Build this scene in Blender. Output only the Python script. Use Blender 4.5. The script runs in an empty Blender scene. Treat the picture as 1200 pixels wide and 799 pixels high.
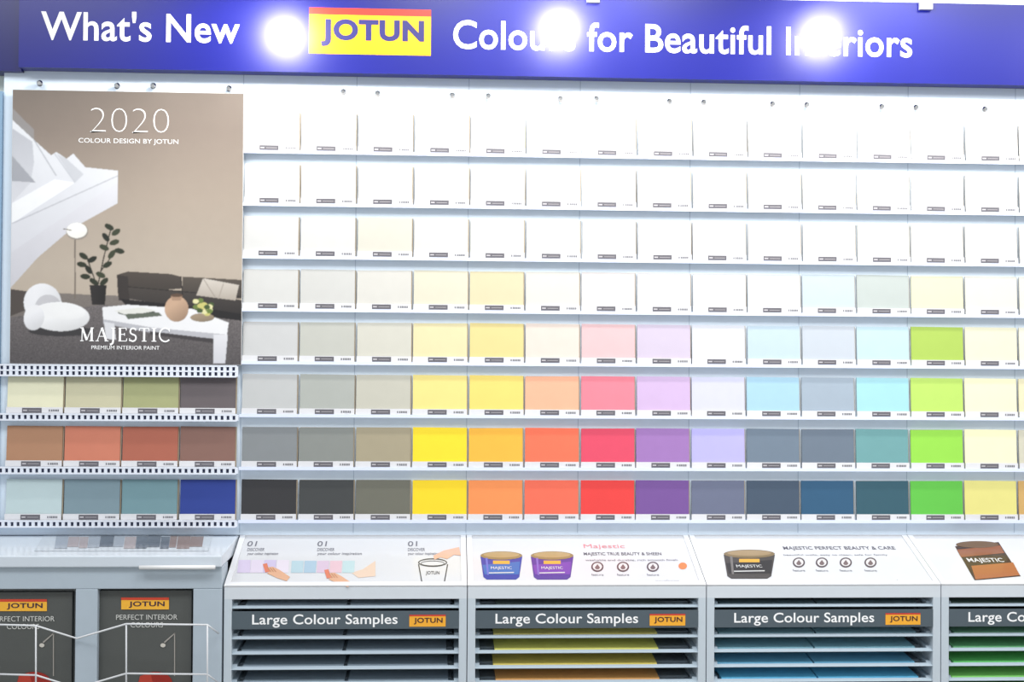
import bpy, math, random
import numpy as np
from mathutils import Euler, Vector, Matrix
random.seed(4); np.random.seed(4)
scn=bpy.context.scene
scn.view_settings.view_transform='Standard'
scn.view_settings.look='None'

# ---------------------------------------------------------------- camera
F=1500.0
CAM=Vector((0.5767,-3.6732,1.5325)); ROT=Euler((math.pi/2+0.0112,-0.0069,-0.0512),'XYZ')
cd=bpy.data.cameras.new('camera'); cam=bpy.data.objects.new('camera',cd); scn.collection.objects.link(cam)
cam.location=CAM; cam.rotation_euler=ROT
cd.sensor_fit='HORIZONTAL'; cd.sensor_width=36; cd.lens=F/1200*36; cd.clip_start=0.05
scn.camera=cam
RM=ROT.to_matrix()

class Plane:
    """a real flat surface in the room: origin, right axis, up axis (metres); at() = survey a photo point on it"""
    def __init__(s,o,up=(0,0,1)):
        s.o=Vector(o); s.r=Vector((1,0,0)); s.u=Vector(up).normalized(); s.n=s.r.cross(s.u)
    def at(s,px,py):
        d=RM@Vector(((px-600)/F,-(py-399.5)/F,-1))
        t=(s.o-CAM).dot(s.n)/d.dot(s.n)
        p=CAM+d*t-s.o
        return p.dot(s.r),p.dot(s.u)
    def pt(s,a,b,h=0): return s.o+s.r*a+s.u*b+s.n*h
def VP(y): return Plane((0,y,0))

def lin(c):
    c=c/255.0
    return c/12.92 if c<=0.04045 else ((c+0.055)/1.055)**2.4
def C(r,g,b,k=1.0): return (min(lin(r)*k,.93),min(lin(g)*k,.93),min(lin(b)*k,.93))

# ---------------------------------------------------------------- materials
def vmat(name,rough=.5,spec=.5,metal=0,noise=.03,scale=30,coat=0):
    m=bpy.data.materials.new(name); m.use_nodes=True; nt=m.node_tree; bs=nt.nodes['Principled BSDF']
    at=nt.nodes.new('ShaderNodeAttribute'); at.attribute_name='Col'
    tc=nt.nodes.new('ShaderNodeTexCoord'); ns=nt.nodes.new('ShaderNodeTexNoise'); ns.inputs['Scale'].default_value=scale
    nt.links.new(tc.outputs['Object'],ns.inputs['Vector'])
    mr=nt.nodes.new('ShaderNodeMapRange'); mr.inputs['To Min'].default_value=1-noise; mr.inputs['To Max'].default_value=1+noise
    nt.links.new(ns.outputs['Fac'],mr.inputs['Value'])
    vm=nt.nodes.new('ShaderNodeVectorMath'); vm.operation='SCALE'
    nt.links.new(at.outputs['Color'],vm.inputs[0]); nt.links.new(mr.outputs['Result'],vm.inputs['Scale'])
    nt.links.new(vm.outputs['Vector'],bs.inputs['Base Color'])
    bs.inputs['Roughness'].default_value=rough; bs.inputs['Metallic'].default_value=metal
    bs.inputs['Specular IOR Level'].default_value=spec
    bs.inputs['Coat Weight'].default_value=coat
    return m
M_PAPER=vmat('printed_paper',.6,.25)
M_SATIN=vmat('satin_paint',.4,.4)
M_GLOSS=vmat('gloss_laminate',.16,.4,noise=.015)
M_BANNER=vmat('banner_vinyl',.31,.4,noise=.02)
M_METAL=vmat('chrome',.2,.5,metal=1)
M_WALL=vmat('matt_paint',.8,.2,noise=.04,scale=8)

# ---------------------------------------------------------------- mesh builder
class B:
    def __init__(s): s.v=[];s.f=[];s.c=[];s.m=[]
    def add(s,vs,fs,col,m=0):
        o=len(s.v); s.v+= [tuple(v) for v in vs]
        for f in fs:
            s.f.append([i+o for i in f]); s.m.append(m); s.c.append(col)
    def hexa(s,p,col,m=0):   # p: bottom 4 ccw, top 4 ccw
        s.add(p,[(3,2,1,0),(4,5,6,7),(0,1,5,4),(1,2,6,5),(2,3,7,6),(3,0,4,7)],col,m)
    def box(s,x0,x1,y0,y1,z0,z1,col,m=0):
        s.hexa([(x0,y0,z0),(x1,y0,z0),(x1,y1,z0),(x0,y1,z0),(x0,y0,z1),(x1,y0,z1),(x1,y1,z1),(x0,y1,z1)],col,m)
    def poly(s,pl,pts,h,col,m=0):
        ar=sum(pts[i][0]*pts[(i+1)%len(pts)][1]-pts[(i+1)%len(pts)][0]*pts[i][1] for i in range(len(pts)))
        if ar<0: pts=pts[::-1]
        s.add([pl.pt(a,b,h) for a,b in pts],[tuple(range(len(pts)))],col,m)
    def ppx(s,pl,pts,h,col,m=0): s.poly(pl,[pl.at(*p) for p in pts],h,col,m)
    def ell(s,pl,cx,cy,rx,ry,h,col,m=0,n=28):
        s.ppx(pl,[(cx+rx*math.cos(t*2*math.pi/n),cy+ry*math.sin(t*2*math.pi/n)) for t in range(n)],h,col,m)
    def ring(s,pl,cx,cy,rx,ry,w,h,col,m=0,n=24):
        vs=[];fs=[]
        for t in range(n):
            c,d=math.cos(t*2*math.pi/n),math.sin(t*2*math.pi/n)
            for k in (0,w):
                a,b=pl.at(cx+(rx-k)*c,cy+(ry-k)*d); vs.append(pl.pt(a,b,h))
        for t in range(n):
            u=(t+1)%n; fs.append((2*t,2*t+1,2*u+1,2*u))
        s.add(vs,fs,col,m)
    def rect(s,pl,a0,a1,b0,b1,h,col,m=0): s.poly(pl,[(a0,b0),(a1,b0),(a1,b1),(a0,b1)],h,col,m)
    def text(s,pl,st,px0,px1,pyt,pyb,h,col,bold=0.0,m=0,cond=None):
        mx=(px0+px1)/2
        a0=pl.at(px0,(pyt+pyb)/2)[0]; a1=pl.at(px1,(pyt+pyb)/2)[0]
        b1=pl.at(mx,pyt)[1]; b0=pl.at(mx,pyb)[1]
        s.textw(pl,st,a0,a1,b0,b1,h,col,bold,m)
    def textw(s,pl,st,a0,a1,b0,b1,h,col,bold=0,m=0):
        cu=bpy.data.curves.new('t','FONT'); cu.body=st; cu.size=1; cu.offset=bold; cu.resolution_u=4; cu.space_character=1+max(bold,0)*2
        ob=bpy.data.objects.new('t',cu); scn.collection.objects.link(ob)
        dg=bpy.context.evaluated_depsgraph_get(); me=bpy.data.meshes.new_from_object(ob.evaluated_get(dg))
        vs=np.array([v.co[:] for v in me.vertices])
        if len(vs):
            mn=vs.min(0);mxx=vs.max(0)
            P=[pl.pt(a0+(v[0]-mn[0])/(mxx[0]-mn[0])*(a1-a0), b0+(v[1]-mn[1])/(mxx[1]-mn[1])*(b1-b0),h) for v in vs]
            s.add(P,[tuple(p.vertices) for p in me.polygons],col,m)
        bpy.data.objects.remove(ob); bpy.data.curves.remove(cu); bpy.data.meshes.remove(me)
    def stroke(s,pl,pts,w,h,col):
        for i in range(len(pts)-1):
            (x0,y0),(x1,y1)=pts[i],pts[i+1]; dx,dy=x1-x0,y1-y0; L=math.hypot(dx,dy) or 1; nx,ny=-dy/L*w/2,dx/L*w/2
            s.poly(pl,[(x0+nx,y0+ny),(x1+nx,y1+ny),(x1-nx,y1-ny),(x0-nx,y0-ny)],h+i*1e-6,col)
    def serif(s,pl,st,a0,a1,b0,b1,h,col):
        T,t=.15,.055; g={}
        def arc(cx,cy,rx,ry,d0,d1,n=14): return [(cx+rx*math.cos(math.radians(d0+(d1-d0)*k/n)),cy+ry*math.sin(math.radians(d0+(d1-d0)*k/n))) for k in range(n+1)]
        def sf(x,y,w=.24): return ([(x-w/2,y),(x+w/2,y)],t)
        g['M']=(1.05,[([(.18,0),(.2,1)],t),([(.2,1),(.52,.08)],T),([(.52,.08),(.86,1)],t),([(.86,0),(.86,1)],T),sf(.18,.03),sf(.86,.03,.32),sf(.15,.97,.2),sf(.9,.97,.22)])
        g['A']=(.9,[([(.12,0),(.44,1)],t),([(.44,1),(.76,0)],T),([(.24,.36),(.64,.36)],t),sf(.12,.03),sf(.78,.03,.28)])
        g['J']=(.45,[([(.26,.97),(.26,0),(.2,-.18),(.04,-.24)],T*.9),sf(.26,.97,.32)])
        g['E']=(.72,[([(.2,0),(.2,1)],T),([(.1,.97),(.64,.97),(.64,.8)],t),([(.1,.03),(.66,.03),(.68,.22)],t),([(.2,.52),(.52,.52)],t),([(.52,.62),(.52,.42)],t)])
        g['S']=(.62,[(arc(.32,.74,.2,.23,40,230,10)+arc(.3,.27,.23,.25,50,-140,10),T*.75),([(.5,.98),(.5,.78)],t),([(.08,.02),(.08,.24)],t)])
        g['T']=(.8,[([(.4,0),(.4,1)],T),([(.06,.78),(.08,.97),(.72,.97),(.74,.78)],t),sf(.4,.03,.34)])
        g['I']=(.42,[([(.21,0),(.21,1)],T),sf(.21,.03,.34),sf(.21,.97,.34)])
        g['C']=(.88,[(arc(.5,.5,.4,.49,45,315,20),T*.7),([(.79,.98),(.79,.74)],t)])
        W=sum(g[c][0] for c in st)+.08*(len(st)-1); x=0; k=(a1-a0)/W; H=b1-b0; j=0
        for c in st:
            for pts,w in g[c][1]:
                j+=1; s.stroke(pl,[(a0+(x+p[0])*k,b0+p[1]*H) for p in pts],w*k,h+j*2e-5,col)
            x+=g[c][0]+.08
    def tube(s,pts,r,col,m=0,n=8):
        pts=[Vector(p) for p in pts]; vs=[];fs=[]
        for i,p in enumerate(pts):
            t=(pts[min(i+1,len(pts)-1)]-pts[max(i-1,0)]).normalized()
            a=t.cross(Vector((0,0,1)) if abs(t.z)<.9 else Vector((1,0,0))).normalized(); b=t.cross(a)
            rr=r[i] if isinstance(r,(list,tuple)) else r
            for k in range(n):
                q=k*2*math.pi/n; vs.append(p+a*rr*math.cos(q)+b*rr*math.sin(q))
        for i in range(len(pts)-1):
            for k in range(n):
                k2=(k+1)%n; fs.append((i*n+k,i*n+k2,(i+1)*n+k2,(i+1)*n+k))
        fs.append(tuple(range(n))[::-1]); fs.append(tuple((len(pts)-1)*n+k for k in range(n)))
        s.add(vs,fs,col,m)
    def build(s,name,mats,parent=None,smooth=False,bevel=0):
        me=bpy.data.meshes.new(name); me.from_pydata(s.v,[],s.f)
        for mt in mats: me.materials.append(mt)
        me.polygons.foreach_set('material_index',s.m)
        ca=me.color_attributes.new('Col','FLOAT_COLOR','CORNER')
        arr=[]
        for f,c in zip(s.f,s.c): arr+= [c[0],c[1],c[2],1.0]*len(f)
        ca.data.foreach_set('color',arr)
        if smooth: me.polygons.foreach_set('use_smooth',[True]*len(s.f))
        me.update(); ob=bpy.data.objects.new(name,me); scn.collection.objects.link(ob)
        if parent: ob.parent=parent
        if bevel:
            bm=ob.modifiers.new('bevel','BEVEL'); bm.width=bevel; bm.segments=2; bm.limit_method='ANGLE'
        return ob
def empty(name):
    o=bpy.data.objects.new(name,None); scn.collection.objects.link(o); return o

WHITE=(.86,.86,.86)
# ---------------------------------------------------------------- room shell
BY=-.011   # front face of display board
b=B(); b.box(-3.5,5.5,-6,0.2,-.05,0,C(180,180,176),0); b.build('floor',[M_SATIN])
b=B(); b.box(-3.5,5.5,0.036,0.2,0,3.4,C(226,236,230),0); b.build('wall_back',[M_WALL])
b=B()
zt=VP(0).at(1000,-6)[1]
b.box(-3.5,5.5,.034,.04,zt+.03,3.4,C(120,78,62),0); b.build('trim_1',[M_WALL])

# ---------------------------------------------------------------- display board
K=0.16; P0=2.1; DP=0.1489
XL=-0.672; XR=2.75
BOARD=C(222,235,248)
pb=VP(-.0)
zbT=pb.at(600,70)[1]
b=B(); b.box(XL,XR,BY,.033,1.0195,zbT,BOARD); b.box(XL,XR,.002,.033,0,1.0195,BOARD)
for k in range(0,17,2): b.box(k*K-.005,k*K-.003,BY-.0005,BY,1.025,zbT,C(180,197,213))
b.build('display_board',[M_SATIN])
b=B(); b.box(XL-.018,XL,-.022,.033,1.02,zbT-.12,C(126,156,182)); b.build('board_edge_strip',[M_SATIN])  # blue-grey strip along the left edge of the board

# ---------------------------------------------------------------- colour cards
G={0:[(250,249,246)]*15,
1:[(250,250,247),(249,249,246),(250,246,232)]+[(251,250,246)]*12,
2:[(250,250,248),(247,247,244),(243,240,226),(251,249,240),(251,249,238),(252,250,247),(250,248,247),(252,250,250),(248,249,251),(250,250,251),(248,250,252),(236,240,236),(252,252,246),(252,252,248),(252,252,248)],
3:[(246,246,243),(240,240,236),(248,246,238),(253,248,224),(252,240,198),(253,249,240),(253,246,244),(250,248,252),(247,249,252),(240,248,253),(222,238,250),(214,224,220),(248,250,215),(252,252,240),(252,252,240)],
4:[(225,226,226),(214,215,206),(230,228,215),(253,241,190),(251,232,158),(253,236,224),(250,208,211),(226,213,235),(236,239,249),(208,230,245),(212,221,232),(208,238,249),(186,218,96),(252,249,218),(253,251,230)],
5:[(200,202,202),(180,184,178),(202,200,186),(246,228,140),(246,222,118),(248,184,150),(242,134,151),(212,184,224),(215,216,244),(170,210,232),(165,180,195),(168,222,232),(190,226,106),(252,248,205),(235,228,190)],
6:[(135,140,143),(138,142,138),(168,158,132),(250,222,40),(248,185,62),(248,116,84),(226,74,102),(160,118,184),(185,180,242),(112,128,145),(108,122,138),(110,162,164),(150,218,74),(250,246,200),(208,205,185)],
7:[(50,50,53),(64,67,68),(110,110,98),(252,218,30),(248,148,84),(245,110,84),(235,64,62),(120,82,154),(108,115,140),(68,85,105),(44,90,124),(48,90,105),(98,196,72),(230,223,135),(210,170,104)]}
GL={5:[(228,226,196),(200,196,165),(165,168,122),(100,92,95)],6:[(175,130,100),(205,125,100),(175,100,80),(135,100,90)],7:[(190,208,210),(125,148,158),(115,150,158),(38,62,145)]}
def card(b,x0,z0,rgb,k=.84):
    w=.153; h=.112; rz=random.uniform(-.0015,.0015); x0+=random.uniform(-.001,.001)
    col=tuple(c*.96+.012 for c in C(*rgb,k))
    yb,yt=-.028,-.0205
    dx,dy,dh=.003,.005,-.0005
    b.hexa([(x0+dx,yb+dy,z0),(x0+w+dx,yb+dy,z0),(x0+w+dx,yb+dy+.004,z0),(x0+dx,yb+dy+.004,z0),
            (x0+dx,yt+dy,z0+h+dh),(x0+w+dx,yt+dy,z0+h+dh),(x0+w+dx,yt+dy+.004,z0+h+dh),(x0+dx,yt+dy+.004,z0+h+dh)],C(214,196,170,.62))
    b.hexa([(x0,yb,z0),(x0+w,yb,z0),(x0+w,yb+.004,z0),(x0,yb+.004,z0),
            (x0,yt,z0+h+rz),(x0+w,yt,z0+h),(x0+w,yt+.004,z0+h),(x0,yt+.004,z0+h+rz)],col)
    yl=yb-.004; lh=.0165
    b.box(x0-.001,x0+w+.001,yl,yl+.003,z0,z0+lh,(.66,.66,.68))
    e=.0006
    b.box(x0+w*.28,x0+w*.63,yl-e,yl,z0+.001,z0+lh-.002,C(106,104,110,.9))
    b.box(x0+w*.30,x0+w*.37,yl-2*e,yl-e,z0+.006,z0+lh-.007,C(185,182,186))
    b.box(x0+w*.40,x0+w*.60,yl-2*e,yl-e,z0+.0065,z0+lh-.008,C(155,152,156))
    for q in (.76,.80,.83,.86,.89,.92):
        b.box(x0+w*q,x0+w*(q+.02),yl-e,yl,z0+.005,z0+lh-.006,C(110,110,115))
KR=[.70,.60,.55,.56,.65,.79,.85,.84]  # row tone put into the card colours to offset uneven light
b=B()
for j in range(8):
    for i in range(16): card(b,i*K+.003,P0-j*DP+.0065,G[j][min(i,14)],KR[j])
for j in GL:
    for i in range(4): card(b,(i-4)*K-.012+.003,P0-j*DP+.0065,GL[j][i],.90)
b.build('paint_colour_cards',[M_PAPER])
LEDGE=C(212,220,240)
for j in range(8):
    b=B(); z=P0-j*DP
    b.box(-.004,XR,-.033,BY-.0002,z,z+.006,LEDGE); b.box(-.004,XR,-.035,-.033,z-.002,z+.007,LEDGE)
    b.build('card_shelf',[M_SATIN])
def perforated(z0,z1,xa,xb,rows):
    b=B(); h=(z1-z0)/rows
    b.box(xa,xb,-.034,-.033,z0,z1,C(44,54,86))
    t=.0045
    for r in range(rows+1): b.box(xa,xb,-.041,-.034,z0+r*h-t/2,z0+r*h+t/2,C(215,220,230))
    n=40; w=(xb-xa)/n
    for r in range(rows):
        for i in range(n+1): b.box(xa+i*w-w*.26,xa+i*w+w*.26,-.0405,-.034,z0+r*h,z0+(r+1)*h,C(215,220,230))
    b.box(xa,xb,-.034,BY-.0002,z0,z0+.004,LEDGE)
    b.build('perforated_shelf_strip',[M_SATIN])
for j in (5,6,7):
    z=P0-j*DP; perforated(z-.012,z+.004,XL+.004,-.010,1)

b=B()
for px,py in [(50,100),(140,103),(182,103),(270,106),(403,110),(443,112),(530,114),(572,115),(656,118),(698,118),(783,121),(823,122),(903,124),(943,125),(1030,127),(1070,128),(1150,130)]:
    a,z=VP(0).at(px,py)
    b.tube([(a,BY,z),(a,-.022,z)],.004,(.6,.6,.6),0,10); b.tube([(a,-.022,z),(a,-.027,z),(a,-.032,z)],[.0075,.009,.005],(.5,.5,.5),0,12)
b.build('mounting_pins',[M_METAL])

# ---------------------------------------------------------------- poster (flat print)
pp=VP(-.036)
pa0=pp.at(13.5,260)[0]; pa1=pp.at(284,260)[0]; pz1=pp.at(150,107.5)[1]; pz0=pp.at(145,426.5)[1]
NX,NY=460,540
aa=np.linspace(pa0,pa1,NX); zz=np.linspace(pz0,pz1,NY)
A_,Z_=np.meshgrid(aa,zz)
Rt=np.array(RM.transposed()); V=np.stack([A_-CAM.x,np.full_like(A_,-.036)-CAM.y,Z_-CAM.z],-1)@Rt.T
PX=600+F*V[...,0]/-V[...,2]; PY=399.5-F*V[...,1]/-V[...,2]
img=np.zeros((NY,NX,3))
def L3(c): return np.array([lin(x) for x in c])
t=np.clip((PY-105)/320,0,1)
stops=[(0,(126,115,106)),(.15,(140,127,117)),(.4,(172,158,144)),(.65,(190,177,162)),(1,(188,173,156))]
for ch in range(3): img[...,ch]=np.interp(t,[s[0] for s in stops],[lin(s[1][ch]) for s in stops])
img*= (1-.15*np.clip((PX-200)/90,0,1)*(1-t))[...,None]
noise=np.random.rand(NY,NX)
def inside(pts):
    m=np.zeros(PX.shape,bool); n=len(pts)
    for i in range(n):
        x1,y1=pts[i];x2,y2=pts[(i+1)%n]
        if y1==y2: continue
        c=((y1>PY)!=(y2>PY))&(PX<(x2-x1)*(PY-y1)/(y2-y1)+x1); m^=c
    return m
def fill(pts,col,col2=None,vert=True,nz=0):
    m=inside(pts); c=L3(col)
    if col2 is None: cc=np.broadcast_to(c,img.shape)
    else:
        q=PY if vert else PX; lo=min(p[1 if vert else 0] for p in pts); hi=max(p[1 if vert else 0] for p in pts)
        tt=np.clip((q-lo)/(hi-lo),0,1)[...,None]; cc=c*(1-tt)+L3(col2)*tt
    cc=cc*(1+nz*(noise[...,None]-.5)); img[m]=cc[m]
def el(cx,cy,rx,ry,col,ang=0,shade=0):
    ca,sa=math.cos(ang),math.sin(ang); u=((PX-cx)*ca+(PY-cy)*sa)/rx; v=(-(PX-cx)*sa+(PY-cy)*ca)/ry
    m=u*u+v*v<1; c=L3(col)*np.ones(img.shape); c=c*(1-shade*np.clip(v*.6+u*.4,-.3,1))[...,None]; img[m]=c[m]
def line(x1,y1,x2,y2,w,col):
    dx,dy=x2-x1,y2-y1;L=math.hypot(dx,dy);u=((PX-x1)*dx+(PY-y1)*dy)/L;v=abs((PX-x1)*dy-(PY-y1)*dx)/L
    img[(u>=0)&(u<=L)&(v<w/2)]=L3(col)
# floor & rug
fill([(8,340),(100,345),(285,352),(285,430),(8,430)],(128,120,114),(104,98,96),nz=.25)
fill([(10,372),(120,357),(285,372),(285,430),(10,430)],(112,106,106),(84,80,82),nz=.9)
fill([(8,338),(60,345),(60,352),(8,372)],(80,72,68))
# stair
fill([(14,126),(22,134),(36,150),(40,152),(40,164),(60,182),(66,178),(78,186),(86,180),(100,196),(138,200),(138,238),(84,268),(44,302),(10,340)],(232,234,238),(214,214,221))
fill([(14,150),(38,166),(40,190),(36,214),(14,238)],(190,192,199),(216,217,223))
fill([(14,126),(40,152),(40,164),(14,140)],(150,146,145))
fill([(14,182),(42,214),(14,212)],(166,168,175))
fill([(14,238),(64,210),(88,214),(14,262)],(244,245,249))
fill([(66,180),(78,186),(98,204),(88,214)],(204,206,212))
line(40,164,66,206,1.3,(180,182,189)); line(64,180,88,214,1.3,(196,198,205)); line(14,262,138,206,1.4,(190,191,198))
fill([(10,298),(60,264),(138,214),(138,238),(84,268),(44,302),(10,340)],(224,224,230),(206,205,212))
# lamp
line(88,275,88,350,1.6,(120,110,100)); el(90.5,271,13,10,(150,142,134)); el(90,270,12,9,(250,248,242),0,.1); line(74,268,84,270,1,(90,80,70))
# plant
line(114,338,122,300,1.6,(50,46,38)); line(122,300,130,268,1.4,(50,46,38)); line(114,336,102,302,1.4,(50,46,38)); line(118,318,134,296,1.2,(50,46,38))
for x,y,a in [(128,266,.5),(136,272,-.6),(124,278,.9),(134,284,-.3),(122,290,.4),(140,294,.2),(131,298,-.9),(98,300,.6),(108,304,-.5),(96,310,.2),(104,316,.9),(126,310,-.5),(118,322,.4),(100,324,.1),(122,330,-.7),(110,330,.6)]:
    el(x,y,6,3.2,random.choice([(44,50,36),(58,64,46),(34,38,30)]),a)
fill([(105,334),(125,334),(123,357),(108,357)],(46,42,42),(30,28,28),vert=False)
# sofa
fill([(137,322),(150,318),(200,321),(212,324),(214,338),(138,344)],(80,72,66),(62,56,52))
fill([(214,324),(285,328),(285,350),(214,345)],(90,82,74),(64,58,54))
fill([(137,322),(150,324),(152,352),(139,352)],(56,50,48)); fill([(150,336),(232,342),(285,352),(285,368),(240,366),(152,350)],(72,66,62),(46,42,42))
fill([(140,350),(232,360),(285,368),(285,376),(150,360)],(30,28,30))
line(212,324,214,346,1.2,(36,32,32)); line(150,336,285,348,1,(40,36,34))
fill([(238,326),(280,334),(276,352),(230,346)],(214,206,196),(178,168,156)); line(238,326,252,348,1,(160,150,140)); line(262,332,256,350,1,(168,158,148))
# tub chair: curved back shell, cushion, base
el(72,388,38,6,(58,56,58)); el(50,355,22,23,(234,234,237),-.35,.25); el(57,362,16,17,(198,197,201),-.35,.2)
el(70,371,35,17,(244,244,245),.03,.3); el(76,366,24,8,(248,248,248),.05,.1); el(40,372,12,15,(236,236,239),.2,.25)
# table
fill([(120,360),(150,357),(226,362),(268,378),(266,392),(180,384),(121,374)],(240,240,242)); fill([(121,374),(180,384),(266,392),(266,398),(178,390),(121,379)],(190,190,196))
fill([(250,392),(267,392),(264,426),(250,426)],(228,228,232),(212,212,218)); fill([(122,377),(134,379),(136,398),(124,397)],(224,224,228)); fill([(176,388),(250,397),(250,402),(176,392)],(66,62,64))
el(160,366,22,4,(70,80,70)); fill([(134,364),(166,360),(184,364),(150,370)],(230,230,224)); fill([(146,368),(186,366),(190,370),(150,374)],(98,106,94))
el(207,362,14,15,(192,160,134),0,.45); fill([(200,346),(214,346),(212,352),(202,352)],(172,140,116)); el(207,346,7,2,(96,74,60))
el(237,372,14,5,(155,138,116),0,.3)
for i in range(16): el(237+random.uniform(-11,11),361+random.uniform(-9,7),3.6,2.8,random.choice([(206,200,120),(110,130,66),(228,224,170),(70,90,50)]))
for _ in range(2):
    p_=np.pad(img,((1,1),(1,1),(0,0)),'edge'); img=(p_[:-2,1:-1]+p_[2:,1:-1]+p_[1:-1,:-2]+p_[1:-1,2:]+2*img)/6
img=np.clip(img,0,.92)
me=bpy.data.meshes.new('print'); 
vs=np.stack([A_,np.full_like(A_,-.0365),Z_],-1).reshape(-1,3)
ii=np.arange(NX*NY).reshape(NY,NX); q=np.stack([ii[:-1,:-1],ii[:-1,1:],ii[1:,1:],ii[1:,:-1]],-1).reshape(-1,4)
me.from_pydata(vs.tolist(),[],q.tolist()); ca=me.color_attributes.new('Col','FLOAT_COLOR','POINT')
ca.data.foreach_set('color',np.concatenate([img.reshape(-1,3)*.78+.01,np.ones((NX*NY,1))],1).ravel()); me.materials.append(M_PAPER)
poster=empty('interior_paint_poster'); o=bpy.data.objects.new('print',me); scn.collection.objects.link(o); o.parent=poster
b=B(); b.box(pa0-.001,pa1+.001,-.036,-.030,pz0-.001,pz1+.001,C(200,200,200)); b.box(pa0+.05,pa1-.05,-.030,BY-.0002,pz1-.08,pz1-.03,C(200,200,200)); b.build('backing',[M_PAPER],poster)
b=B(); p=VP(-.037)
b.text(p,'2020',106,198,127,156,0,WHITE,-.032); b.text(p,'COLOUR DESIGN BY JOTUN',92,209,162.5,169.5,0,WHITE,.0)
m0=p.at(93,392)[0]; m1=p.at(200,392)[0]; b.serif(p,'MAJESTIC',m0,m1,p.at(146,400)[1],p.at(146,384)[1],0,(.92,.92,.92)); b.text(p,'PREMIUM INTERIOR PAINT',107,187,405,409.5,0,WHITE,.0)
b.build('lettering',[M_PAPER],poster)
z1=pp.at(145,427)[1]-.003; z0=pp.at(145,440.5)[1]; perforated(z0,z1,XL+.004,-.012,2)

# ---------------------------------------------------------------- banner
pB=VP(-.06); bz0=pB.at(600,89)[1]; bz1=pB.at(1000,1.5)[1]; bx0=pB.at(22,40)[0]; BX1=2.9
ban=empty('shop_header_banner')
b=B(); BL=C(14,22,138,.68)
b.box(bx0,BX1,-.06,BY-.0002,bz0,bz1,BL); b.box(bx0-1.6,bx0,-.035,.033,bz0-.006,bz1,C(14,18,96)); b.box(bx0,BX1,BY-.0002,.033,zbT+.001,bz1,BL)
b.build('panel',[M_BANNER],ban)
b=B(); p=VP(-.061)
b.text(p,"What's New",48,281,14,49,0,(.82,.82,.84),.014)
b.text(p,"Colours for Beautiful Interiors",531,1069,28.5,62.5,0,(.82,.82,.84),.014)
a0,_=p.at(362,40);a1,_=p.at(505,40);zA=p.at(435,64)[1];zB=p.at(435,10)[1];zC=p.at(435,18)[1]
b.rect(p,a0,a1,zA,zB,-.0004,C(245,172,10)); b.rect(p,a0,a1,zC,zB,0,C(205,50,35))
b.text(p,"JOTUN",376,497,23,55,.0004,C(40,38,100),.045)
b.build('lettering',[M_BANNER],ban)

# ---------------------------------------------------------------- banner spot lamps and added wash spots
def lamp(px,py,power=18,d=.30,bx=0):
    a,z=pB.at(px,py); p=Vector((a,-.06,z)); v=p-CAM; v.y=-v.y; L=p+v*(d/abs(v.y))
    e=empty('banner_spot_lamp')
    b=B(); G_=C(190,192,200)
    dirv=Vector((0,.35,-1)).normalized(); back=L-dirv*.015
    b.tube([back+dirv*.012,back,back-dirv*.05,back-dirv*.10,back-dirv*.115],[.047,.044,.036,.028,.012],G_,0,20)
    top=back-dirv*.10; X=L.x+bx
    b.tube([top,top+Vector((0,.03,.04)),(X,-.07,bz1+.10),(X,-.07,bz1-.0)],.008,G_,0,8)
    b.box(X-.018,X+.018,-.075,-.0605,bz1-.022,bz1+.006,G_)
    b.build('lamp_body',[M_SATIN],e,smooth=False)
    ld=bpy.data.lights.new('bulb','SPOT'); ld.energy=power; ld.shadow_soft_size=.035; ld.spot_size=math.radians(170); ld.spot_blend=.4; ld.color=(1,.96,.9)
    lo=bpy.data.objects.new('bulb',ld); scn.collection.objects.link(lo); lo.parent=e
    lo.location=L+dirv*.02; lo.rotation_euler=Vector((0,.5,-1)).to_track_quat('-Z','Y').to_euler()
for px,py,bx in ((335,35,0),(655,27,.07),(960,36,.22),(1290,38,.3)): lamp(px,py,bx=bx)  # last lamp is out of view, added to light the right end
def wash_spot(x,tx,power):  # unseen spots with fittings, added to brighten the upper wall
    e=empty('added_wash_spot'); L=Vector((x,-1.25,3.15)); T=Vector((tx,0,1.95)); d=(T-L).normalized()
    b=B(); b.tube([L-d*.02,L-d*.03,L-d*.16,L-d*.17],[.05,.048,.048,.03],C(230,230,230),0,20); b.tube([L-d*.1,(x,-1.25,3.35)],.01,C(230,230,230)); b.box(x-.3,x+.3,-1.27,-1.23,3.34,3.38,C(230,230,230))
    b.build('lamp_body',[M_SATIN],e)
    ld=bpy.data.lights.new('bulb','SPOT'); ld.energy=power; ld.shadow_soft_size=.05; ld.spot_size=math.radians(84); ld.spot_blend=1; ld.color=(1,.98,.97)
    lo=bpy.data.objects.new('bulb',ld); scn.collection.objects.link(lo); lo.parent=e; lo.location=L; lo.rotation_euler=d.to_track_quat('-Z','Y').to_euler()
wash_spot(.55,.55,32); wash_spot(1.35,1.35,44); wash_spot(2.2,2.2,74)

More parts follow.
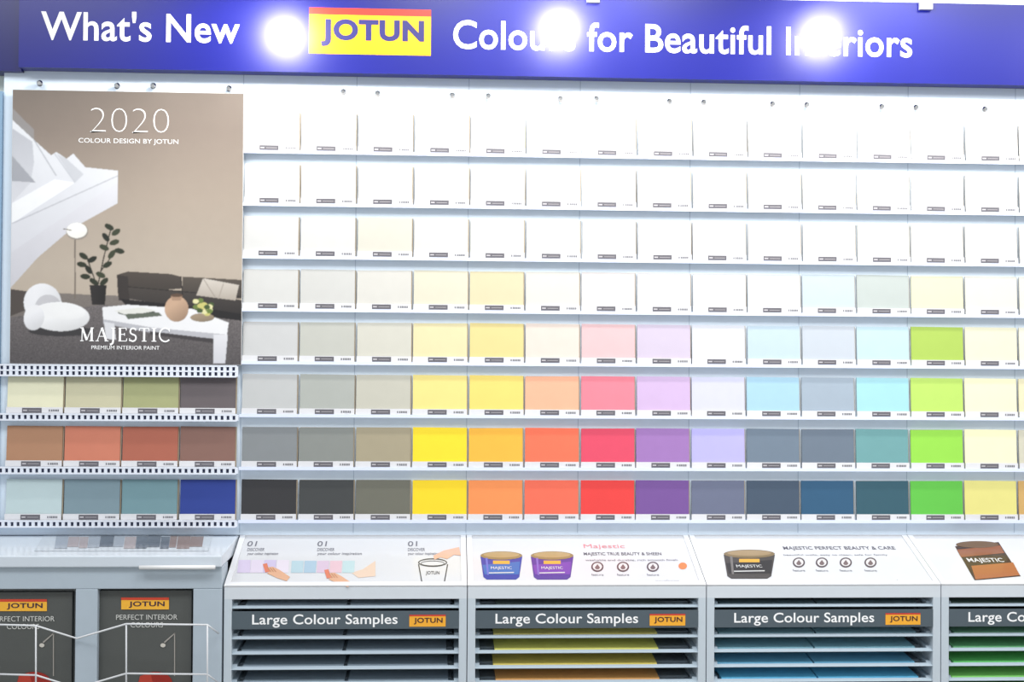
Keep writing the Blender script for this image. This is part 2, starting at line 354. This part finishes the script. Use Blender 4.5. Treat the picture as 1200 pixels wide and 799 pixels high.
# ---------------------------------------------------------------- counters
YF=-.27; ZB=1.018; ZF=.918
sl=Plane((0,YF,ZF),(0,-YF,ZB-ZF)); SLN=(Vector((0,-YF,ZB-ZF))).length
pf=VP(YF)
GREYW=C(206,212,218); POST=C(190,200,208)
lipZ=[pf.at(400,708)[1]-i*.0402 for i in range(19)]
KS=2.4  # lightened sheet colours stand in for light inside the cabinets
sheets=[[C(96,106,114,KS)]*19,
 [C(96,108,104)]*2+[C(178,158,90,KS)]+[C(192,164,88,KS),C(206,152,78,KS),C(204,124,74,KS)]+[C(190,80,50)]*13,
 [C(90,110,118)]*2+[C(98,126,134,KS),C(96,130,140,KS),C(80,128,150,KS),C(76,140,182,KS)]+[C(50,90,160)]*13,
 [C(84,104,96)]*2+[C(84,122,98,KS),C(80,132,90,KS),C(80,152,84,KS),C(108,178,88,KS)]+[C(90,150,70)]*13]
def unit(u):
    x0=u*.64-.003; x1=x0+.64; e=empty('sample_drawer_cabinet')
    b=B(); pw=.022
    for xa,xb in ((x0+.001,x0+pw),(x1-pw,x1-.001)): b.box(xa,xb,YF,-.0,0,ZF-.03,POST)
    b.box(x0+pw,x1-pw,-.02,-.0,.0,ZF-.03,C(80,88,96)); b.box(x0+pw,x1-pw,YF+.01,-.02,0.0,.10,POST)
    b.hexa([(x0+.001,YF,ZF-.032),(x1-.001,YF,ZF-.032),(x1-.001,0,ZF-.032),(x0+.001,0,ZF-.032),(x0+.001,YF,ZF),(x1-.001,YF,ZF),(x1-.001,0,ZB),(x0+.001,0,ZB)],GREYW)
    b.build('carcass',[M_SATIN],e,bevel=.0015)
    b=B()
    W=(.64,.65,.67); f=.016
    b.rect(sl,x0+f,x1-f,f*1.2,SLN-.012,.002,(.53,.54,.56))
    for q in ((x0+.001,x0+f,0,SLN),(x1-f,x1-.001,0,SLN),(x0+f,x1-f,0,f*1.2),(x0+f,x1-f,SLN-.012,SLN)):
        lo=[sl.pt(q[0],q[2],0),sl.pt(q[1],q[2],0),sl.pt(q[1],q[3],0),sl.pt(q[0],q[3],0)]; hi=[p+sl.n*.005 for p in lo]
        b.hexa(lo+hi,W)
    b.build('desk_panel',[M_GLOSS],e)
    b=B()
    for i,z in enumerate(lipZ):
        if z<.12: break
        TR=C(178,192,202)
        b.box(x0+pw,x1-pw,YF+.02,-.02,z-.012,z-.010,TR)
        # thin rolled front lip
        b.hexa([(x0+pw,YF+.004,z-.012),(x1-pw,YF+.004,z-.012),(x1-pw,YF+.02,z-.010),(x0+pw,YF+.02,z-.010),(x0+pw,YF+.002,z-.010),(x1-pw,YF+.002,z-.010),(x1-pw,YF+.014,z-.0045),(x0+pw,YF+.014,z-.0045)],TR)
        for xa in (x0+pw,x1-pw-.012): b.hexa([(xa,YF+.01,z-.010),(xa+.012,YF+.01,z-.010),(xa+.012,-.02,z-.010),(xa,-.02,z-.010),(xa,YF+.02,z),(xa+.012,YF+.02,z),(xa+.012,-.02,z+.012),(xa,-.02,z+.012)],TR)
    b.build('trays',[M_SATIN],e)
    b=B(); sh=sheets[min(u,3)]
    for i,z in enumerate(lipZ):
        if z<.12: break
        off=random.uniform(-.006,.006); c=sh[i]
        if u==0: rg=[(x0+.05,x0+.315),(x0+.325,x1-.05)]
        else: rg=[(x0+.075,x1-.125)] if u==1 else [(x0+.04,x0+.30),(x0+.305,x1-.06)]
        # sheets rest on the tray, sloping up to the back
        for xa,xb in rg:
            xa+=off; xb+=off
            b.hexa([(xa,YF+.020,z-.0095),(xb,YF+.020,z-.0095),(xb,-.03,z-.0095),(xa,-.03,z-.0095),(xa,YF+.020,z-.003),(xb,YF+.020,z-.003),(xb,-.03,z+.016),(xa,-.03,z+.016)],c)
        b.box(x0+.036,x1-.04,YF+.05,-.025,z-.0095,z-.004,C(120,130,138))
    b.build('large_colour_samples',[M_PAPER],e)
    b=B(); y=YF-.001
    p=VP(y)
    zt=p.at(400,716)[1]; zb=p.at(400,737)[1]
    b.box(x0+pw,x1-pw,YF,YF+.002,zb,zt,C(84,96,104,.9))
    ux=x0+.003
    b.textw(p,'Large Colour Samples',ux+.072,ux+.453,p.at(400,735)[1],p.at(400,719.5)[1],0,(.9,.9,.9),.012)
    la,lb=ux+.484,ux+.580; l0=p.at(400,734.5)[1]; l1=p.at(400,720.5)[1]
    b.rect(p,la,lb,l0,l1,0,C(240,170,50)); b.rect(p,la,lb,l1-.004,l1,.0003,C(200,60,50)); b.textw(p,'JOTUN',la+.012,lb-.008,l0+.006,l1-.008,.0006,C(70,40,40),.02)
    b.build('header_sign',[M_SATIN],e)
    return e
units=[unit(u) for u in range(4)]
H=.0028
def pr(u,fn):
    b=B(); fn(b); b.build('desk_print',[M_GLOSS],units[u])
TXT=C(110,110,118)
def p0(b):
    for x,x2 in ((290,302),(372,384),(478,490)):
        b.text(sl,'01',x,x2-1,635,641,H,TXT,.01)
        b.text(sl,'DISCOVER',x,x+20,643,646.5,H,TXT,.01)
        b.text(sl,'your colour inspiration',x,x+ (52 if x==372 else 36),648,652,H,TXT,.01)
    for i,c in enumerate([(214,202,228),(224,214,232),(206,196,226),(228,220,232)]): b.ppx(sl,[(280+i*15,657),(294+i*15,657),(293+i*15,672),(278+i*15,672)],H,C(*c,.75))
    for i,c in enumerate([(185,210,220),(175,200,218),(216,196,216),(228,196,206),(194,218,222)]): b.ppx(sl,[(342+i*15,658),(356+i*15,658),(355+i*15,672),(341+i*15,672)],H,C(*c,.75))
    for hx,hy in ((322,672),(394,679)):
        b.ppx(sl,[(hx-10,hy-6),(hx-2,hy-7),(hx+6,hy-3),(hx+18,hy+5),(hx+14,hy+10),(hx+2,hy+6),(hx-4,hy+3),(hx-9,hy+1),(hx-6,hy-2)],H+.0003,C(228,180,148,.72))
        b.ppx(sl,[(hx-14,hy-10),(hx-9,hy-11),(hx-6,hy-1),(hx-11,hy)],H+.0005,C(216,130,104,.8))
        for k in range(3): b.ppx(sl,[(hx-9+k*3,hy-6+k*.4),(hx-8+k*3,hy-6.4+k*.4),(hx-4+k*3,hy-1),(hx-5+k*3,hy-.6)],H+.0006,C(200,146,112,.7))
    b.ppx(sl,[(440,658),(425,668),(412,672),(420,678),(440,676)],H,C(230,206,186,.75)) 
    b.ring(sl,507,660,17,5,1.3,H,C(70,70,75)); b.ring(sl,507,661,14,3.2,.7,H,C(90,90,95))
    for q in (((490,662),(494,684)),((524,662),(520,684))):
        (a,c),(d,e)=q; b.ppx(sl,[(a-.1,c),(a+1.2,c),(d+1.2,e),(d-.1,e)],H,C(70,70,75))
    b.ppx(sl,[(494,683),(520,683),(520,684.6),(494,684.6)],H,C(70,70,75)); b.text(sl,'JOTUN',499,515,670,675,H,C(90,90,95),.02)
    b.ppx(sl,[(538,642),(520,646),(508,652),(509,657),(516,654),(524,656),(532,651),(540,652)],H+.0003,C(230,184,160,.75))
def pouch(b,x0,x1,y0,y1,body,body2,lid):
    w=x1-x0
    b.ppx(sl,[(x0,y0+6),(x1,y0+6),(x1-w*.07,y1-3),(x1-w*.15,y1),(x0+w*.15,y1),(x0+w*.07,y1-3)],H,C(*body,.8))
    b.ppx(sl,[(x0+w*.05,y0+16),(x1-w*.05,y0+12),(x1-w*.08,y1-6),(x0+w*.1,y1-6)],H+.0003,C(*body2,.8))
    b.ell(sl,(x0+x1)/2,y0+5,w*.5,5,H+.0004,C(*lid,.7)); b.ell(sl,(x0+x1)/2,y0+4.2,w*.43,3.4,H+.0006,C(min(lid[0]+30,255),lid[1]+25,lid[2]+20,.7))
    b.ppx(sl,[(x0+w*.3,y0+11),(x0+w*.7,y0+11),(x0+w*.7,y0+15),(x0+w*.3,y0+15)],H+.0006,C(225,175,80,.75)); b.text(sl,'MAJESTIC',x0+w*.25,x0+w*.75,y0+18,y0+22,H+.0008,(.6,.6,.6),.0)
    b.ppx(sl,[(x0+w*.2,y0+25),(x0+w*.8,y0+24.4),(x0+w*.8,y0+25.6),(x0+w*.2,y0+26.2)],H+.0008,(.5,.5,.5)); b.ppx(sl,[(x0+w*.12,y0+8),(x0+w*.17,y0+8),(x0+w*.2,y1-5),(x0+w*.16,y1-5)],H+.0007,C(min(body[0]+40,255),body[1]+40,min(body[2]+40,255),.8))
def icons(b,xs,y):
    for x in xs:
        b.ell(sl,x,y,7.2,5.9,H,C(90,80,82)); b.ell(sl,x,y,5.4,4.3,H+.0003,C(215,212,212,.8)); b.ppx(sl,[(x-3.2,y+1.3),(x,y-3),(x+3.2,y+1.3),(x+1.4,y+3.2),(x-1.4,y+3.2)],H+.0005,C(110,96,96))
        b.text(sl,'feature',x-7,x+7,y+8,y+10.5,H,TXT,.0)
def p1(b):
    pouch(b,563,612,647,680,(66,76,160),(66,112,180),(160,138,95)); pouch(b,622,672,647,680,(92,70,150),(118,78,170),(160,138,95))
    b.text(sl,'Majestic',684,732,638.5,644.5,H,C(228,140,145,.8),.0); b.text(sl,'MAJESTIC TRUE BEAUTY & SHEEN',684,775,648,652.5,H,C(90,84,92),.012)
    icons(b,(700,730,765),665); b.ell(sl,800,664,5,4,H,C(226,136,86,.8)); b.text(sl,'www.colour.com',768,796,680,683.5,H,TXT,.01); b.text(sl,'washable and durable, rich smooth finish',686,794,656,658.5,H,TXT,.0)
def p2(b):
    pouch(b,848,908,645,679,(82,78,76),(64,62,62),(138,120,90))
    b.text(sl,'MAJESTIC PERFECT BEAUTY & CARE',918,1049,641,646,H,C(90,86,94),.012); icons(b,(936,963,991,1020),660); b.text(sl,'beautiful walls, easy to clean, safe for family',918,1040,650,652.5,H,TXT,.0)
    b.text(sl,'www.colour.com',1038,1066,680,683.5,H,TXT,.01)
def p3(b):
    b.ppx(sl,[(1119,641),(1170,636),(1196,676),(1142,681)],H,C(70,54,46,.8)); b.ppx(sl,[(1121,645),(1172,640),(1177,649),(1126,654)],H+.0003,C(140,88,60,.8)); b.ppx(sl,[(1138,664),(1187,660),(1195,675),(1143,680)],H+.0003,C(166,104,64,.8))
    b.ell(sl,1145,639,25,4,H+.0005,C(110,88,68,.8)); b.text(sl,'MAJESTIC',1134,1176,655,661,H+.0006,(.6,.6,.6),.01)
for i,fn in enumerate((p0,p1,p2,p3)): pr(i,fn)

# ---------------------------------------------------------------- brochure stand on the left
e=empty('brochure_stand'); xA=-1.05; xB=-.006; YL=-.29
b=B(); ZL=1.004
b.hexa([(xA,YL,ZL-.03),(xB,YL,ZL-.03),(xB,0,ZL-.03),(xA,0,ZL-.03),(xA,YL,ZL),(xB,YL,ZL),(xB,0,ZB),(xA,0,ZB)],C(200,208,216))
b.build('desk_top',[M_GLOSS],e,bevel=.003)
b=B(); pl=VP(YL+.012)
g1a,g1b=pl.at(88,740)[0],pl.at(114,740)[0]; g2a,g2b=pl.at(226,740)[0],pl.at(252,740)[0]; zr=pl.at(150,690)[1]
GB=C(172,184,194)
b.box(xA,xB,YL+.012,YL+.10,zr,ZL-.03,GB); b.box(g1a,g1b,YL+.012,-.0,0,zr,GB); b.box(g2a,xB,YL+.012,-.0,0,zr,GB); b.box(xA,xB,YL+.07,-.0,0,zr,C(155,165,173))
b.box(xA,xB,YL+.012,YL+.07,0,.12,GB); b.build('cabinet_body',[M_SATIN],e,bevel=.002)
b=B(); ra,rz=VP(YL-.01).at(163,665); rb=VP(YL-.01).at(252,665)[0]
b.tube([(ra,YL-.008,rz),(rb,YL-.008,rz)],.0055,(.75,.75,.75)); b.tube([(ra+.02,YL+.02,rz),(ra+.02,YL-.008,rz)],.004,(.7,.7,.7)); b.tube([(rb-.02,YL+.02,rz),(rb-.02,YL-.008,rz)],.004,(.7,.7,.7)); b.build('towel_bar_handle',[M_SATIN],e,smooth=True)
dp=Plane((0,YL,ZL),(0,-YL,ZB-ZL)); b=B()
b.ppx(dp,[(52,626),(250,626),(244,646),(40,646)],.0008,C(190,198,205))
x=64
for i in range(16):
    w=random.uniform(8,16); c=random.choice([(90,98,108),(125,133,143),(160,150,150),(75,82,92),(150,158,168),(130,112,106)])
    y0=random.uniform(628,629.5); y1=random.uniform(641,643.5)
    b.ppx(dp,[(x+2,y0),(x+w+2,y0),(x+w,y1),(x,y1)],.0014,C(*c)); x+=w*.95+1
    if x>222: break
b.build('swatch_print',[M_GLOSS],e)
def brochure(x0,x1,yt,off,name):
    pl=VP(YL+.028); a0=pl.at(x0,740)[0]; a1=pl.at(x1,740)[0]; z1=pl.at((x0+x1)/2,yt)[1]; z0=z1-.33
    eb=empty(name)
    b=B(); b.box(a0,a1,YL+.030,YL+.050,z0,z1,C(84,86,84)); b.box(a0+.002,a1+.002,YL+.05,YL+.056,z0,z1+.004,C(150,152,150)); b.build('booklet',[M_PAPER],eb)
    b=B()
    lx=x0+26 if x0>50 else -2
    b.ppx(pl,[(lx+1,700+off),(lx+57,700+off),(lx+57,714+off),(lx+1,714+off)],0,C(236,176,60)); b.ppx(pl,[(lx+1,700+off),(lx+57,700+off),(lx+57,703+off),(lx+1,703+off)],.0003,C(200,70,50))
    b.text(pl,'JOTUN',lx+10,lx+52,704.5+off,712+off,.0006,C(60,40,60),.02)
    if x0>50:
        b.text(pl,'PERFECT INTERIOR',136,208,720,726,0,C(205,205,200),.0); b.text(pl,'COLOURS',153,191,729,735,0,C(205,205,200),.0)
    else:
        b.text(pl,'PERFECT INTERIOR',-9,64,720+off,726+off,0,C(205,205,200),.0); b.text(pl,'COLOURS',8,46,729+off,735+off,0,C(205,205,200),.0)
    sx=204 if x0>50 else 62
    b.ppx(pl,[(sx,742),(sx+1.2,742),(sx+1.2,792),(sx,792)],0,C(160,155,148)); b.ppx(pl,[(sx-12,752),(sx+1,741),(sx+1,742.5),(sx-11,753.5)],0,C(160,155,148)); b.ell(pl,sx-13,756,3,2.4,0,C(200,195,185))
    b.ell(pl,sx-22,800,20,13,0,C(150,44,36)); b.ppx(pl,[(sx-40,792),(sx-28,788),(sx-24,802),(sx-42,802)],.0003,C(180,64,50))
    b.build('cover_print',[M_PAPER],eb)
brochure(-22,84,694,2,'brochure'); brochure(115,224,692,0,'brochure')
b=B(); WY=YL-.06; pw_=VP(WY); pk=VP(YL+.005)
def wp(pl,px,py):
    a,z=pl.at(px,py); return (a,pl.o.y,z)
WC=(.62,.63,.65)
for py_ in (0,58):
    b.tube([wp(pw_,-30,731+py_),wp(pw_,42,733+py_),wp(pk,90,748+py_),wp(pw_,148,731+py_),wp(pw_,243,732+py_),wp(pk,256,742+py_)],.0024,WC)
for x in (-28,42,148,243): b.tube([wp(pw_,x,732),wp(pw_,x,800),wp(pk,x,840)],.0022,WC)
b.build('wire_rack',[M_SATIN],e,smooth=True)

# ---------------------------------------------------------------- lighting
w=bpy.data.worlds.new('world'); scn.world=w; w.use_nodes=True; w.node_tree.nodes['Background'].inputs[0].default_value=(.93,.965,1,1); w.node_tree.nodes['Background'].inputs[1].default_value=.72
for x in (-1.2,.9,3.0):  # unseen area lights added for even fill and gloss reflections
    ld=bpy.data.lights.new('added_fill_light','AREA'); ld.shape='RECTANGLE'; ld.size=1.2; ld.size_y=.6; ld.energy=26; ld.color=(.97,.985,1)
    lo=bpy.data.objects.new('added_fill_light',ld); scn.collection.objects.link(lo); lo.location=(x,-1.9,3.3); lo.rotation_euler=(math.radians(28),0,0)
